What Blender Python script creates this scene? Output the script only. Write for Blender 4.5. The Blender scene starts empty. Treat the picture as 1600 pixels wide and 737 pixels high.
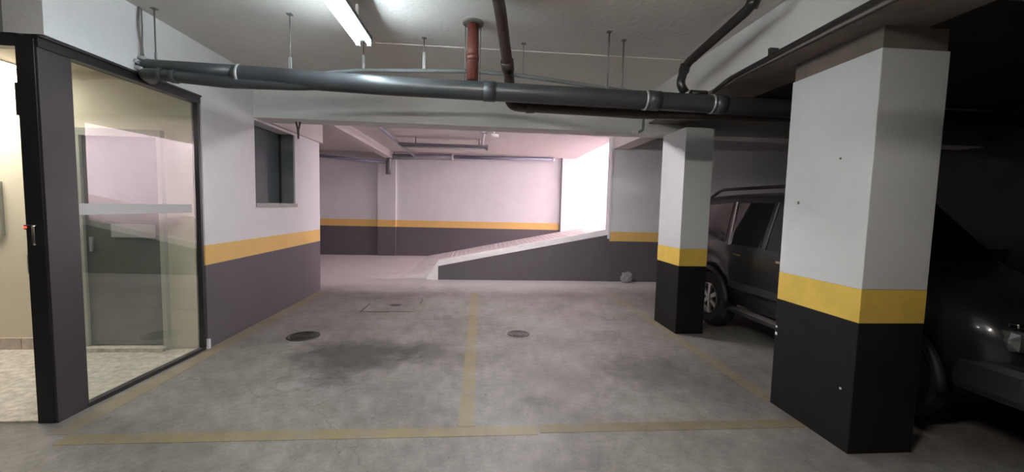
import bpy, bmesh, math, random
from mathutils import Vector, Matrix
random.seed(7)
S = bpy.context.scene
COL = S.collection

# ------------------------------------------------------------------ camera
cam_d = bpy.data.cameras.new('camera')
cam = bpy.data.objects.new('camera', cam_d)
COL.objects.link(cam)
cam_d.sensor_fit = 'HORIZONTAL'
cam_d.sensor_width = 36.0
cam_d.lens = 625.0 / 1600.0 * 36.0
cam_d.clip_start = 0.05
YAW, PIT, ROL = 0.080757, 0.0712, -0.02434
fw = Vector((math.sin(YAW) * math.cos(PIT), math.cos(YAW) * math.cos(PIT), -math.sin(PIT)))
r0 = Vector((math.cos(YAW), -math.sin(YAW), 0))
d0 = fw.cross(r0)
rt = math.cos(ROL) * r0 + math.sin(ROL) * d0
dn = -math.sin(ROL) * r0 + math.cos(ROL) * d0
M = Matrix((rt, -dn, -fw)).transposed().to_4x4()
M.translation = Vector((0, 0, 1.5))
cam.matrix_world = M
S.camera = cam

# ------------------------------------------------------------------ world and exposure
W = bpy.data.worlds.new('overcast_sky')
S.world = W
W.use_nodes = True
wb = W.node_tree.nodes['Background']
wb.inputs[0].default_value = (1.0, 0.80, 0.89, 1)
wb.inputs[1].default_value = 48.0
S.view_settings.view_transform = 'Standard'
S.view_settings.look = 'None'
S.view_settings.gamma = 1.0
S.view_settings.use_curve_mapping = False
S.view_settings.exposure = 0.5
S.cycles.max_bounces = 12
S.cycles.diffuse_bounces = 6
S.cycles.sample_clamp_indirect = 6.0
LAMP_NEAR = 80.0      # tube of the lamp in view
LAMP_BACK = 185.0       # tubes of the lamps further back in the garage
LAMP_LOBBY = 19.0
LAMP_AISLE_FILL = 230.0  # added fill lamp for the aisle


def portal(loc, rot, sx, sy):
    d = bpy.data.lights.new('sky_portal', 'AREA')
    d.shape = 'RECTANGLE'
    d.size, d.size_y = sx, sy
    d.cycles.is_portal = True
    o = bpy.data.objects.new('sky_portal', d)
    o.location = loc
    o.rotation_euler = rot
    COL.objects.link(o)


portal((11.2, 10.1, 4.6), (0, 0, 0), 3.6, 3.8)
portal((13.0, 10.1, 3.75), (0, math.radians(90), 0), 1.7, 3.8)

# ------------------------------------------------------------------ helpers


class NT:
    def __init__(self, m):
        self.t = m.node_tree

    def n(self, kind, **kw):
        x = self.t.nodes.new(kind)
        for k, v in kw.items():
            setattr(x, k, v)
        return x

    def l(self, a, b):
        self.t.links.new(a, b)


def mat(name, col, rough=0.6, metal=0.0, spec=0.5, coat=0.0, var=0.0, vscale=6.0, bump=0.0, bscale=60.0, emit=None, estr=0.0):
    m = bpy.data.materials.new(name)
    m.use_nodes = True
    t = NT(m)
    b = m.node_tree.nodes['Principled BSDF']
    b.inputs['Base Color'].default_value = (*col, 1)
    b.inputs['Roughness'].default_value = rough
    b.inputs['Metallic'].default_value = metal
    b.inputs['Specular IOR Level'].default_value = spec
    b.inputs['Coat Weight'].default_value = coat
    if emit:
        b.inputs['Emission Color'].default_value = (*emit, 1)
        b.inputs['Emission Strength'].default_value = estr
    if var or bump:
        tc = t.n('ShaderNodeTexCoord')
    if var:
        no = t.n('ShaderNodeTexNoise')
        no.inputs['Scale'].default_value = vscale
        no.inputs['Detail'].default_value = 6
        no.inputs['Roughness'].default_value = 0.65
        t.l(tc.outputs['Object'], no.inputs['Vector'])
        rp = t.n('ShaderNodeValToRGB')
        rp.color_ramp.elements[0].position = 0.3
        rp.color_ramp.elements[1].position = 0.7
        rp.color_ramp.elements[0].color = (*[c * (1 - var) for c in col], 1)
        rp.color_ramp.elements[1].color = (*[min(1, c * (1 + var)) for c in col], 1)
        t.l(no.outputs['Fac'], rp.inputs['Fac'])
        t.l(rp.outputs['Color'], b.inputs['Base Color'])
    if bump:
        nb = t.n('ShaderNodeTexNoise')
        nb.inputs['Scale'].default_value = bscale
        nb.inputs['Detail'].default_value = 4
        t.l(tc.outputs['Object'], nb.inputs['Vector'])
        bp = t.n('ShaderNodeBump')
        bp.inputs['Strength'].default_value = bump
        bp.inputs['Distance'].default_value = 0.01
        t.l(nb.outputs['Fac'], bp.inputs['Height'])
        t.l(bp.outputs['Normal'], b.inputs['Normal'])
    return m


class MB:
    """collects shapes into one mesh"""

    def __init__(self):
        self.bm = bmesh.new()

    def box(self, x0, x1, y0, y1, z0, z1, bev=0.0):
        b2 = bmesh.new()
        vs = [b2.verts.new((x, y, z)) for x in (x0, x1) for y in (y0, y1) for z in (z0, z1)]
        for f in ((0, 1, 3, 2), (4, 6, 7, 5), (0, 4, 5, 1), (2, 3, 7, 6), (0, 2, 6, 4), (1, 5, 7, 3)):
            b2.faces.new([vs[i] for i in f])
        bmesh.ops.recalc_face_normals(b2, faces=b2.faces)
        if bev:
            bmesh.ops.bevel(b2, geom=b2.edges[:], offset=bev, segments=2, affect='EDGES', profile=0.6)
        self._merge(b2)
        return self

    def _merge(self, b2, smooth=False):
        mp = {}
        for v in b2.verts:
            mp[v] = self.bm.verts.new(v.co)
        for f in b2.faces:
            try:
                g = self.bm.faces.new([mp[v] for v in f.verts])
                g.smooth = smooth or f.smooth
            except ValueError:
                pass
        b2.free()

    def poly(self, pts, depth):
        """prism: polygon pts, extruded by vector depth"""
        d = Vector(depth)
        b2 = bmesh.new()
        a = [b2.verts.new(p) for p in pts]
        b = [b2.verts.new(Vector(p) + d) for p in pts]
        b2.faces.new(a)
        b2.faces.new(b[::-1])
        n = len(a)
        for i in range(n):
            b2.faces.new((a[i], b[i], b[(i + 1) % n], a[(i + 1) % n]))
        bmesh.ops.recalc_face_normals(b2, faces=b2.faces)
        self._merge(b2)
        return self

    def tube(self, pts, r, seg=16, bend=0.0, caps=True):
        P = [Vector(p) for p in pts]
        if bend and len(P) > 2:
            Q = [P[0]]
            for i in range(1, len(P) - 1):
                a, b, c = P[i - 1], P[i], P[i + 1]
                k = min(bend, (a - b).length * 0.49, (c - b).length * 0.49)
                s = b + (a - b).normalized() * k
                e = b + (c - b).normalized() * k
                for j in range(7):
                    u = j / 6
                    Q.append((1 - u) ** 2 * s + 2 * u * (1 - u) * b + u * u * e)
            Q.append(P[-1])
            P = Q
        b2 = bmesh.new()
        rings = []
        t0 = (P[1] - P[0]).normalized()
        up = Vector((0, 0, 1)) if abs(t0.z) < 0.9 else Vector((1, 0, 0))
        nx = t0.cross(up).normalized()
        for i, p in enumerate(P):
            if i == 0:
                t = t0
            elif i == len(P) - 1:
                t = (P[i] - P[i - 1]).normalized()
            else:
                t = ((P[i + 1] - P[i]).normalized() + (P[i] - P[i - 1]).normalized()).normalized()
            nx = (nx - t * nx.dot(t)).normalized()
            ny = t.cross(nx)
            rr = r[i] if isinstance(r, (list, tuple)) else r
            rings.append([b2.verts.new(p + rr * (math.cos(2 * math.pi * k / seg) * nx + math.sin(2 * math.pi * k / seg) * ny)) for k in range(seg)])
        for a, b in zip(rings, rings[1:]):
            for k in range(seg):
                f = b2.faces.new((a[k], a[(k + 1) % seg], b[(k + 1) % seg], b[k]))
                f.smooth = True
        if caps:
            b2.faces.new(rings[0])
            b2.faces.new(rings[-1][::-1])
        bmesh.ops.recalc_face_normals(b2, faces=b2.faces)
        self._merge(b2)
        return self

    def lathe(self, prof, c, seg=32):
        """profile [(r, z)] turned round the vertical through c"""
        b2 = bmesh.new()
        rings = []
        for r, z in prof:
            if r < 1e-6:
                rings.append([b2.verts.new((c[0], c[1], c[2] + z))])
            else:
                rings.append([b2.verts.new((c[0] + r * math.cos(2 * math.pi * k / seg), c[1] + r * math.sin(2 * math.pi * k / seg), c[2] + z)) for k in range(seg)])
        for a, b in zip(rings, rings[1:]):
            for k in range(seg):
                k2 = (k + 1) % seg
                if len(a) == 1 and len(b) == 1:
                    continue
                if len(a) == 1:
                    b2.faces.new((a[0], b[k], b[k2]))
                elif len(b) == 1:
                    b2.faces.new((a[k], a[k2], b[0]))
                else:
                    b2.faces.new((a[k], a[k2], b[k2], b[k]))
        bmesh.ops.recalc_face_normals(b2, faces=b2.faces)
        self._merge(b2)
        return self

    def build(self, name, m, parent=None, smooth=False):
        me = bpy.data.meshes.new(name)
        if smooth:
            for f in self.bm.faces:
                f.smooth = True
        o = bpy.data.objects.new(name, me)
        if parent is not None:
            # children are written in world coordinates; keep them local to the thing
            inv = parent_matrix(parent).inverted()
            self.bm.transform(inv)
            o.parent = parent
        self.bm.to_mesh(me)
        self.bm.free()
        me.materials.append(m)
        COL.objects.link(o)
        return o


def parent_matrix(p):
    m = p.matrix_basis.copy()
    while p.parent is not None:
        p = p.parent
        m = p.matrix_basis @ m
    return m


def thing(name, label, cat, loc=(0, 0, 0), group=None, kind=None):
    o = bpy.data.objects.new(name, None)
    o.location = loc
    o.empty_display_size = 0.1
    COL.objects.link(o)
    if label:
        o['label'] = label
    if cat:
        o['category'] = cat
    if group:
        o['group'] = group
    if kind:
        o['kind'] = kind
    return o


def tag(o, label, cat, group=None, kind=None):
    o['label'] = label
    o['category'] = cat
    if group:
        o['group'] = group
    if kind:
        o['kind'] = kind
    return o


def struct(o):
    o['kind'] = 'structure'
    return o


def B(x0, x1, y0, y1, z0, z1, bev=0.0):
    return MB().box(x0, x1, y0, y1, z0, z1, bev)


# ------------------------------------------------------------------ materials
def band_mat(name, white, dark, yellow, z1=0.85, z2=1.05, var=0.05):
    """painted wall: dark below z1, a yellow stripe up to z2, pale above"""
    m = bpy.data.materials.new(name)
    m.use_nodes = True
    t = NT(m)
    b = m.node_tree.nodes['Principled BSDF']
    b.inputs['Roughness'].default_value = 0.55
    b.inputs['Specular IOR Level'].default_value = 0.35
    g = t.n('ShaderNodeNewGeometry')
    sp = t.n('ShaderNodeSeparateXYZ')
    t.l(g.outputs['Position'], sp.inputs[0])
    no = t.n('ShaderNodeTexNoise')
    no.inputs['Scale'].default_value = 14
    no.inputs['Detail'].default_value = 5
    t.l(g.outputs['Position'], no.inputs['Vector'])
    ad = t.n('ShaderNodeMath', operation='MULTIPLY_ADD')
    t.l(no.outputs['Fac'], ad.inputs[0])
    ad.inputs[1].default_value = 0.008
    t.l(sp.outputs['Z'], ad.inputs[2])

    def gt(z):
        x = t.n('ShaderNodeMath', operation='GREATER_THAN')
        t.l(ad.outputs[0], x.inputs[0])
        x.inputs[1].default_value = z + 0.004
        return x.outputs[0]

    mx = t.n('ShaderNodeMix', data_type='RGBA')
    mx.inputs['A'].default_value = (*dark, 1)
    mx.inputs['B'].default_value = (*yellow, 1)
    t.l(gt(z1), mx.inputs['Factor'])
    mx2 = t.n('ShaderNodeMix', data_type='RGBA')
    t.l(mx.outputs['Result'], mx2.inputs['A'])
    mx2.inputs['B'].default_value = (*white, 1)
    t.l(gt(z2), mx2.inputs['Factor'])
    n2 = t.n('ShaderNodeTexNoise')
    n2.inputs['Scale'].default_value = 2.2
    n2.inputs['Detail'].default_value = 8
    n2.inputs['Roughness'].default_value = 0.7
    t.l(g.outputs['Position'], n2.inputs['Vector'])
    mr = t.n('ShaderNodeMapRange')
    t.l(n2.outputs['Fac'], mr.inputs[0])
    mr.inputs[1].default_value = 0.3
    mr.inputs[2].default_value = 0.7
    mr.inputs[3].default_value = 1 - var
    mr.inputs[4].default_value = 1 + var
    ml = t.n('ShaderNodeMix', data_type='RGBA', blend_type='MULTIPLY')
    ml.inputs['Factor'].default_value = 1
    t.l(mx2.outputs['Result'], ml.inputs['A'])
    t.l(mr.outputs[0], ml.inputs['B'])
    t.l(ml.outputs['Result'], b.inputs['Base Color'])
    bp = t.n('ShaderNodeBump')
    bp.inputs['Strength'].default_value = 0.25
    bp.inputs['Distance'].default_value = 0.004
    n3 = t.n('ShaderNodeTexNoise')
    n3.inputs['Scale'].default_value = 45
    t.l(g.outputs['Position'], n3.inputs['Vector'])
    t.l(n3.outputs['Fac'], bp.inputs['Height'])
    t.l(bp.outputs['Normal'], b.inputs['Normal'])
    return m


WHITE = (0.68, 0.68, 0.69)
DARK = (0.035, 0.032, 0.036)
YEL = (0.70, 0.46, 0.15)
M_band = band_mat('banded_wall_paint', WHITE, (0.10, 0.09, 0.10), YEL)
M_white = mat('white_wall_paint', WHITE, 0.6, var=0.05, vscale=3, bump=0.2, bscale=40)
M_colwhite = mat('column_white_paint', (0.62, 0.63, 0.64), 0.5, var=0.05, vscale=2.5, bump=0.2, bscale=35)
M_colblack = mat('column_black_paint', (0.008, 0.0075, 0.0075), 0.6, spec=0.25, var=0.2, vscale=5, bump=0.15, bscale=35)
M_colyellow = mat('column_yellow_paint', (0.72, 0.49, 0.09), 0.5, var=0.12, vscale=5, bump=0.15, bscale=35)
M_ceil = mat('ceiling_concrete', (0.68, 0.655, 0.62), 0.85, var=0.07, vscale=1.3, bump=0.4, bscale=25)
M_beam = mat('beam_concrete_paint', (0.64, 0.645, 0.64), 0.8, var=0.08, vscale=1.6, bump=0.3, bscale=25)
M_lobbyfront = mat('grey_green_wall_paint', (0.22, 0.235, 0.22), 0.7, var=0.06, vscale=2)
M_soffit = mat('pale_soffit_paint', (0.60, 0.56, 0.54), 0.75, var=0.05, vscale=1.5, bump=0.2, bscale=25)
M_rawcap = mat('raw_concrete', (0.17, 0.14, 0.12), 0.85, var=0.2, vscale=6, bump=0.5, bscale=40)
M_shadeconc = mat('concrete_with_painted_shade', (0.05, 0.045, 0.04), 0.9, var=0.2, vscale=2, bump=0.4, bscale=30)  # shade of the far right side put into the concrete colour
M_cream = mat('lobby_cream_paint', (0.72, 0.66, 0.54), 0.6, var=0.03, vscale=2)
M_blackmetal = mat('black_metal', (0.014, 0.014, 0.016), 0.4, 0.0, 0.5, var=0.1, vscale=8)
M_darkpost = mat('dark_grey_post_paint', (0.035, 0.032, 0.035), 0.45, var=0.12, vscale=5)
M_pipe = mat('dark_grey_pipe', (0.038, 0.041, 0.045), 0.38, 0.0, 0.5, var=0.25, vscale=5)
M_pipebrown = mat('dark_brown_pipe', (0.045, 0.03, 0.028), 0.35, var=0.25, vscale=5)
M_pipeblack = mat('black_pipe', (0.02, 0.018, 0.017), 0.3, var=0.2, vscale=8)
M_red = mat('red_brown_pipe', (0.12, 0.034, 0.027), 0.4, var=0.3, vscale=9)
M_conduit = mat('grey_conduit', (0.16, 0.17, 0.18), 0.45, var=0.1, vscale=8)
M_bluepipe = mat('blue_grey_pipe', (0.20, 0.22, 0.28), 0.45, var=0.1, vscale=4)
M_galv = mat('galvanised_steel', (0.55, 0.56, 0.57), 0.4, 0.7, var=0.15, vscale=20)
M_rod = mat('dull_steel_rod', (0.2, 0.19, 0.18), 0.5, 0.5)
M_whiteplastic = mat('white_plastic', (0.75, 0.75, 0.75), 0.4)
M_lamphouse = mat('white_lamp_housing', (0.7, 0.72, 0.74), 0.4)
M_lampgrey = mat('grey_lamp_tray', (0.05, 0.052, 0.055), 0.6)
M_greyhouse = mat('grey_lamp_housing', (0.09, 0.085, 0.095), 0.5)
M_tube = mat('lit_tube', (0.9, 0.9, 0.9), 0.4, emit=(0.79, 0.94, 1.0), estr=LAMP_NEAR)
M_tubeback = mat('lit_tube_back', (0.9, 0.9, 0.9), 0.4, emit=(1.0, 0.95, 0.87), estr=LAMP_BACK)
M_tubefill = mat('added_fill_tube', (0.9, 0.9, 0.9), 0.4, emit=(1.0, 0.93, 0.97), estr=LAMP_AISLE_FILL)
M_tubeoff = mat('unlit_tube', (0.35, 0.35, 0.36), 0.3)
M_panel = mat('lit_lobby_panel', (0.9, 0.9, 0.9), 0.4, emit=(1.0, 0.93, 0.80), estr=LAMP_LOBBY)
M_iron = mat('cast_iron', (0.055, 0.05, 0.05), 0.5, 0.5, var=0.3, vscale=30)
M_ironpale = mat('worn_iron', (0.09, 0.083, 0.082), 0.5, 0.4, var=0.3, vscale=30)
M_ironrim = mat('worn_concrete_rim', (0.26, 0.24, 0.23), 0.7, var=0.2, vscale=20)
M_door = mat('green_grey_metal', (0.15, 0.17, 0.15), 0.35, 0.2, var=0.1, vscale=3)
M_doorframe = mat('pale_door_frame', (0.42, 0.43, 0.38), 0.5)
M_granite = mat('lobby_granite', (0.55, 0.51, 0.46), 0.45, var=0.38, vscale=16)
M_skirt = mat('pinkish_stone', (0.55, 0.47, 0.42), 0.45, var=0.2, vscale=14)
M_panelgrey = mat('grey_panel_paint', (0.33, 0.33, 0.30), 0.45, var=0.05)
M_chrome = mat('chrome', (0.8, 0.8, 0.8), 0.15, 1.0)
M_led = mat('red_led', (0.5, 0.02, 0.02), 0.3, emit=(1, 0.05, 0.03), estr=3.0)
M_frost = mat('frosted_film', (0.42, 0.41, 0.405), 0.6)
M_winglass = mat('dark_window_glass', (0.05, 0.065, 0.07), 0.12, var=0.1)
M_winframe = mat('grey_window_frame', (0.17, 0.19, 0.19), 0.5)
M_sill = mat('grey_stone_sill', (0.33, 0.32, 0.31), 0.5, var=0.15, vscale=14)
M_ramp = mat('ramp_concrete', (0.74, 0.70, 0.70), 0.75, var=0.12, vscale=3, bump=0.3, bscale=30)
M_kerb = mat('white_kerb_paint', (0.85, 0.83, 0.83), 0.6, var=0.07, vscale=6)
M_parapet = mat('dark_parapet_paint', (0.10, 0.09, 0.10), 0.6, var=0.1, vscale=3)
M_bag = mat('crumpled_grey_plastic', (0.26, 0.25, 0.25), 0.5, var=0.2, vscale=12)
M_carpaint = mat('graphite_car_paint', (0.028, 0.028, 0.031), 0.28, 0.4, 0.5, coat=0.6)
M_carglass = mat('dark_car_glass', (0.012, 0.012, 0.014), 0.06, spec=0.7)
M_carplastic = mat('black_car_plastic', (0.015, 0.015, 0.015), 0.55)
M_rubber = mat('tyre_rubber', (0.014, 0.014, 0.014), 0.75)
M_alloy = mat('alloy_wheel', (0.5, 0.5, 0.5), 0.3, 0.9)
M_headlight = mat('headlight_lens', (0.2, 0.2, 0.2), 0.08, 0.6)
M_steptread = mat('silver_step', (0.32, 0.30, 0.28), 0.4, 0.7)
M_tail = mat('red_tail_lamp', (0.25, 0.01, 0.01), 0.15)


def glass_mat():
    m = bpy.data.materials.new('clear_partition_glass')
    m.use_nodes = True
    t = NT(m)
    nt = m.node_tree
    nt.nodes.remove(nt.nodes['Principled BSDF'])
    out = nt.nodes['Material Output']
    tr = t.n('ShaderNodeBsdfTransparent')
    tr.inputs[0].default_value = (0.90, 0.93, 0.91, 1)
    gl = t.n('ShaderNodeBsdfGlossy')
    gl.inputs['Roughness'].default_value = 0.0
    gl.inputs['Color'].default_value = (1, 1, 1, 1)
    fr = t.n('ShaderNodeFresnel')
    fr.inputs['IOR'].default_value = 1.52
    ge = t.n('ShaderNodeNewGeometry')
    iv = t.n('ShaderNodeMath', operation='SUBTRACT')
    iv.inputs[0].default_value = 1.0
    t.l(ge.outputs['Backfacing'], iv.inputs[1])
    k = t.n('ShaderNodeMath', operation='MULTIPLY')
    t.l(fr.outputs[0], k.inputs[0])
    k.inputs[1].default_value = 2.7
    k2 = t.n('ShaderNodeMath', operation='MULTIPLY', use_clamp=True)
    t.l(k.outputs[0], k2.inputs[0])
    t.l(iv.outputs[0], k2.inputs[1])
    mx = t.n('ShaderNodeMixShader')
    t.l(k2.outputs[0], mx.inputs[0])
    t.l(tr.outputs[0], mx.inputs[1])
    t.l(gl.outputs[0], mx.inputs[2])
    t.l(mx.outputs[0], out.inputs['Surface'])
    return m


M_glass = glass_mat()


def floor_mat(name='worn_concrete_floor', paint=None, full=0.0):
    m = bpy.data.materials.new(name)
    m.use_nodes = True
    t = NT(m)
    b = m.node_tree.nodes['Principled BSDF']
    g = t.n('ShaderNodeNewGeometry')

    def noise(scale, det=8, rough=0.65, stretch=None, dist=0.0):
        n = t.n('ShaderNodeTexNoise')
        n.inputs['Scale'].default_value = scale
        n.inputs['Detail'].default_value = det
        n.inputs['Roughness'].default_value = rough
        n.inputs['Distortion'].default_value = dist
        if stretch:
            mp = t.n('ShaderNodeMapping')
            mp.inputs['Scale'].default_value = stretch
            mp.inputs['Rotation'].default_value = (0, 0, 0.4)
            t.l(g.outputs['Position'], mp.inputs['Vector'])
            t.l(mp.outputs[0], n.inputs['Vector'])
        else:
            t.l(g.outputs['Position'], n.inputs['Vector'])
        return n.outputs['Fac']

    def rng(v, a, bb, c, d):
        r = t.n('ShaderNodeMapRange')
        t.l(v, r.inputs[0])
        for i, q in enumerate((a, bb, c, d)):
            r.inputs[i + 1].default_value = q
        return r.outputs[0]

    def mul(c, f):
        x = t.n('ShaderNodeMix', data_type='RGBA', blend_type='MULTIPLY')
        x.inputs['Factor'].default_value = 1
        t.l(c, x.inputs['A'])
        t.l(f, x.inputs['B'])
        return x.outputs['Result']

    rp = t.n('ShaderNodeValToRGB')
    rp.color_ramp.elements[0].position = 0.32
    rp.color_ramp.elements[1].position = 0.68
    rp.color_ramp.elements[0].color = (0.135, 0.122, 0.11, 1)
    rp.color_ramp.elements[1].color = (0.268, 0.253, 0.235, 1)
    t.l(noise(1.1, 10, 0.7), rp.inputs['Fac'])
    c = rp.outputs['Color']
    c = mul(c, rng(noise(9, 8, 0.75), 0.3, 0.7, 0.72, 1.22))
    c = mul(c, rng(noise(3.5, 5, 0.6, (1.0, 4.0, 1.0)), 0.62, 0.75, 1.0, 0.72))
    c = mul(c, rng(noise(11, 4, 0.6, (2.2, 0.9, 1.0), 0.4), 0.64, 0.72, 1.0, 0.66))
    c = mul(c, rng(noise(26, 3, 0.6), 0.68, 0.74, 1.0, 0.6))
    c = mul(c, rng(noise(60, 3, 0.6), 0.3, 0.7, 0.90, 1.08))
    # oil stains with a place of their own
    for (sx, sy, rx, ry, k) in ((-1.25, 4.0, 0.75, 0.55, 0.42), (-0.5, 4.1, 0.42, 0.42, 0.62), (-1.25, 3.45, 0.25, 0.25, 0.62), (1.6, 3.55, 0.5, 0.45, 0.62), (0.45, 3.0, 0.14, 0.12, 0.62), (-1.23, 6.0, 0.13, 0.07, 0.35)):
        mp = t.n('ShaderNodeMapping', vector_type='TEXTURE')
        mp.inputs['Location'].default_value = (sx, sy, 0)
        mp.inputs['Scale'].default_value = (rx, ry, 10)
        t.l(g.outputs['Position'], mp.inputs['Vector'])
        ln = t.n('ShaderNodeVectorMath', operation='LENGTH')
        t.l(mp.outputs[0], ln.inputs[0])
        a = t.n('ShaderNodeMath', operation='MULTIPLY_ADD')
        t.l(noise(4.5, 6, 0.7, dist=0.6), a.inputs[0])
        a.inputs[1].default_value = 1.5
        t.l(ln.outputs['Value'], a.inputs[2])
        c = mul(c, rng(a.outputs[0], 1.15, 1.75, k, 1.0))
    # daylight spilling from the ramp, painted into the aisle floor as paler colour
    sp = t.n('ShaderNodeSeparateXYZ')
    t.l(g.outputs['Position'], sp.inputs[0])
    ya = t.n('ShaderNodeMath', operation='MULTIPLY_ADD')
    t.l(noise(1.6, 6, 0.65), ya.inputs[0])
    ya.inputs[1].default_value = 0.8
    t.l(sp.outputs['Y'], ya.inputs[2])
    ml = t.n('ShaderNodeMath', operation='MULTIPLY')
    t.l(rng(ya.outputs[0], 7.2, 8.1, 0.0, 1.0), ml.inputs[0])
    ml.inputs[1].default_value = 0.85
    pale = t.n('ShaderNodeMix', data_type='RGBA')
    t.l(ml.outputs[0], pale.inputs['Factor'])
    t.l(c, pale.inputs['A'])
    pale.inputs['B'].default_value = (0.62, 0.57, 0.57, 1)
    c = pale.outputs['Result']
    # hairline cracks
    vo = t.n('ShaderNodeTexVoronoi', feature='DISTANCE_TO_EDGE')
    vo.inputs['Scale'].default_value = 0.42
    mpw = t.n('ShaderNodeVectorMath', operation='MULTIPLY_ADD')
    nz = t.n('ShaderNodeTexNoise')
    nz.inputs['Scale'].default_value = 2.5
    nz.inputs['Detail'].default_value = 6
    t.l(g.outputs['Position'], nz.inputs['Vector'])
    t.l(nz.outputs['Color'], mpw.inputs[0])
    mpw.inputs[1].default_value = (0.7, 0.7, 0.0)
    t.l(g.outputs['Position'], mpw.inputs[2])
    t.l(mpw.outputs[0], vo.inputs['Vector'])
    c = mul(c, rng(vo.outputs['Distance'], 0.0, 0.004, 0.72, 1.0))
    if paint:
        # worn floor paint: where it has come off, the concrete shows through
        pm = t.n('ShaderNodeMix', data_type='RGBA')
        t.l(rng(noise(5, 9, 0.75), 0.36, 0.66, full, full * 0.3), pm.inputs['Factor'])
        t.l(c, pm.inputs['A'])
        pm.inputs['B'].default_value = (*paint, 1)
        c = pm.outputs['Result']
    t.l(c, b.inputs['Base Color'])
    t.l(rng(noise(2.0, 6), 0.3, 0.7, 0.42, 0.66), b.inputs['Roughness'])
    b.inputs['Specular IOR Level'].default_value = 0.4
    bp = t.n('ShaderNodeBump')
    bp.inputs['Strength'].default_value = 0.25
    bp.inputs['Distance'].default_value = 0.006
    t.l(noise(18, 6), bp.inputs['Height'])
    t.l(bp.outputs['Normal'], b.inputs['Normal'])
    return m


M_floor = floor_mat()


M_line = floor_mat('worn_yellow_floor_paint', (0.25, 0.195, 0.07), 0.80)
M_linedark = floor_mat('grimy_yellow_floor_paint', (0.17, 0.13, 0.045), 0.85)
M_linefaint = floor_mat('faded_yellow_floor_paint', (0.29, 0.22, 0.085), 0.55)

# ------------------------------------------------------------------ the setting
LX = -2.72
ZC = 3.0
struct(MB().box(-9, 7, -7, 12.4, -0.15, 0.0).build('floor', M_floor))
# ceiling slab: open above the ramp beyond x 2.85
struct(MB().box(-9.2, 2.66, -7.2, 5.2, ZC, ZC + 0.2).build('ceiling', M_ceil))
struct(MB().box(2.66, 7.2, -7.2, 5.2, ZC, ZC + 0.2).build('ceiling_right', M_shadeconc))  # darker slab colour stands in for the gloom over the car
struct(MB().box(-9.2, 2.86, 5.2, 12.1, ZC, ZC + 0.2).box(2.86, 7.2, 5.2, 8.2, ZC, ZC + 0.2).build('ceiling_aisle', M_soffit))
# unseen roof added over the ramp to hold back steep sky light
struct(B(2.86, 9.4, 8.2, 12.1, 4.3, 4.5).build('ceiling_added_sky_block', M_soffit))
# outer walls
struct(B(-9.2, 13.0, 12.0, 12.25, 0.0, 4.6).build('wall_back', M_band))
struct(B(-9.2, -9.0, -7, 12.0, 0, ZC).build('wall_far_left', M_band))
struct(B(-9, 7, -7.2, -7.0, 0, ZC).build('wall_behind', M_band))
struct(B(2.98, 3.1, -7, 1.78, 0, ZC).build('wall_added_light_block', M_band))  # unseen wall, added to keep lamp light off the car side
struct(B(7.0, 7.2, -7, 8.2, 0, ZC).build('wall_right', M_shadeconc))  # painted dark in place of shade
# wall beside the ramp, facing the parking bays
struct(B(2.70, 13.0, 8.12, 8.30, 0, 4.6).build('wall_front_of_ramp', M_band))
# left wall with window opening, and the lintel over the glass
WY0, WY1, WZ0, WZ1 = 5.11, 6.16, 1.45, 2.47
lw = MB()
lw.box(-3.2, LX, 4.19, WY0, 0, ZC)
lw.box(-3.2, LX, WY0, WY1, 0, WZ0)
lw.box(-3.2, LX, WY0, WY1, WZ1, ZC)
lw.box(-3.2, LX, WY1, 7.06, 0, ZC)
lw.box(-3.2, -2.93, WY0, WY1, WZ0, WZ1)
struct(lw.build('wall_left', M_band))
struct(B(-2.95, LX, 2.79, 4.19, 2.50, ZC).build('wall_left_lintel', M_white))
# behind the left wall the core of the building is closed
struct(B(-6.5, -3.2, 7.0, 7.06, 0, ZC).build('wall_core', M_band))
struct(B(-6.6, -6.5, 2.79, 7.06, 0, ZC).build('wall_core_side', M_band))
# lobby
struct(B(-6.5, -2.80, 4.17, 4.30, 0, ZC).build('wall_lobby', M_cream))
struct(B(-6.5, -2.95, 2.79, 2.95, 2.47, ZC).build('wall_lobby_front', M_lobbyfront))
struct(B(-6.5, -5.5, 2.79, 2.95, 0, 2.47).build('wall_lobby_side', M_band))
struct(B(-6.5, -2.95, 2.95, 4.17, 2.68, 2.76).build('ceiling_lobby', M_cream))
struct(B(-6.5, -2.80, 2.80, 4.17, 0.0, 0.012).build('floor_lobby', M_granite))
sk = thing('baseboard_lobby', None, None, (-4.6, 4.15, 0), kind='structure')
sx = -6.4
while sx < -2.9:
    w = min(0.40, -2.86 - sx)
    if not (sx + w > -3.84 and sx < -3.05):
        B(sx, sx + w - 0.006, 4.148, 4.17, 0.012, 0.125, 0.002).build('skirting_tile', M_skirt, sk)
    sx += 0.40
# beam across the bay, beams along the bay
struct(B(-2.95, 7.0, 5.10, 5.42, 2.50, ZC).build('beam_cross', M_beam))
struct(B(2.12, 2.62, -7, 5.10, 2.635, ZC).build('beam_right', M_beam))
struct(B(2.15, 2.62, -7, 5.10, 2.62, 2.635).build('beam_right_soffit', M_rawcap))
struct(B(2.70, 3.0, 5.42, 8.12, 2.74, ZC).build('beam_aisle_right', M_soffit))
struct(B(-3.2, LX + 0.05, 5.42, 7.08, 2.50, ZC).build('beam_left', M_soffit))
struct(B(-2.74, -2.52, 7.08, 12.0, 2.82, ZC).build('beam_aisle_left', M_soffit))
# pilasters on the back wall
struct(B(-2.98, -2.46, 11.94, 12.0, 0, ZC).build('trim_1', M_band))
struct(B(2.43, 13.0, 11.93, 12.0, 0.3, 4.6).build('trim_2', M_white))
struct(B(2.405, 2.43, 11.90, 12.0, 0.3, ZC).build('trim_3', M_conduit))
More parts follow.
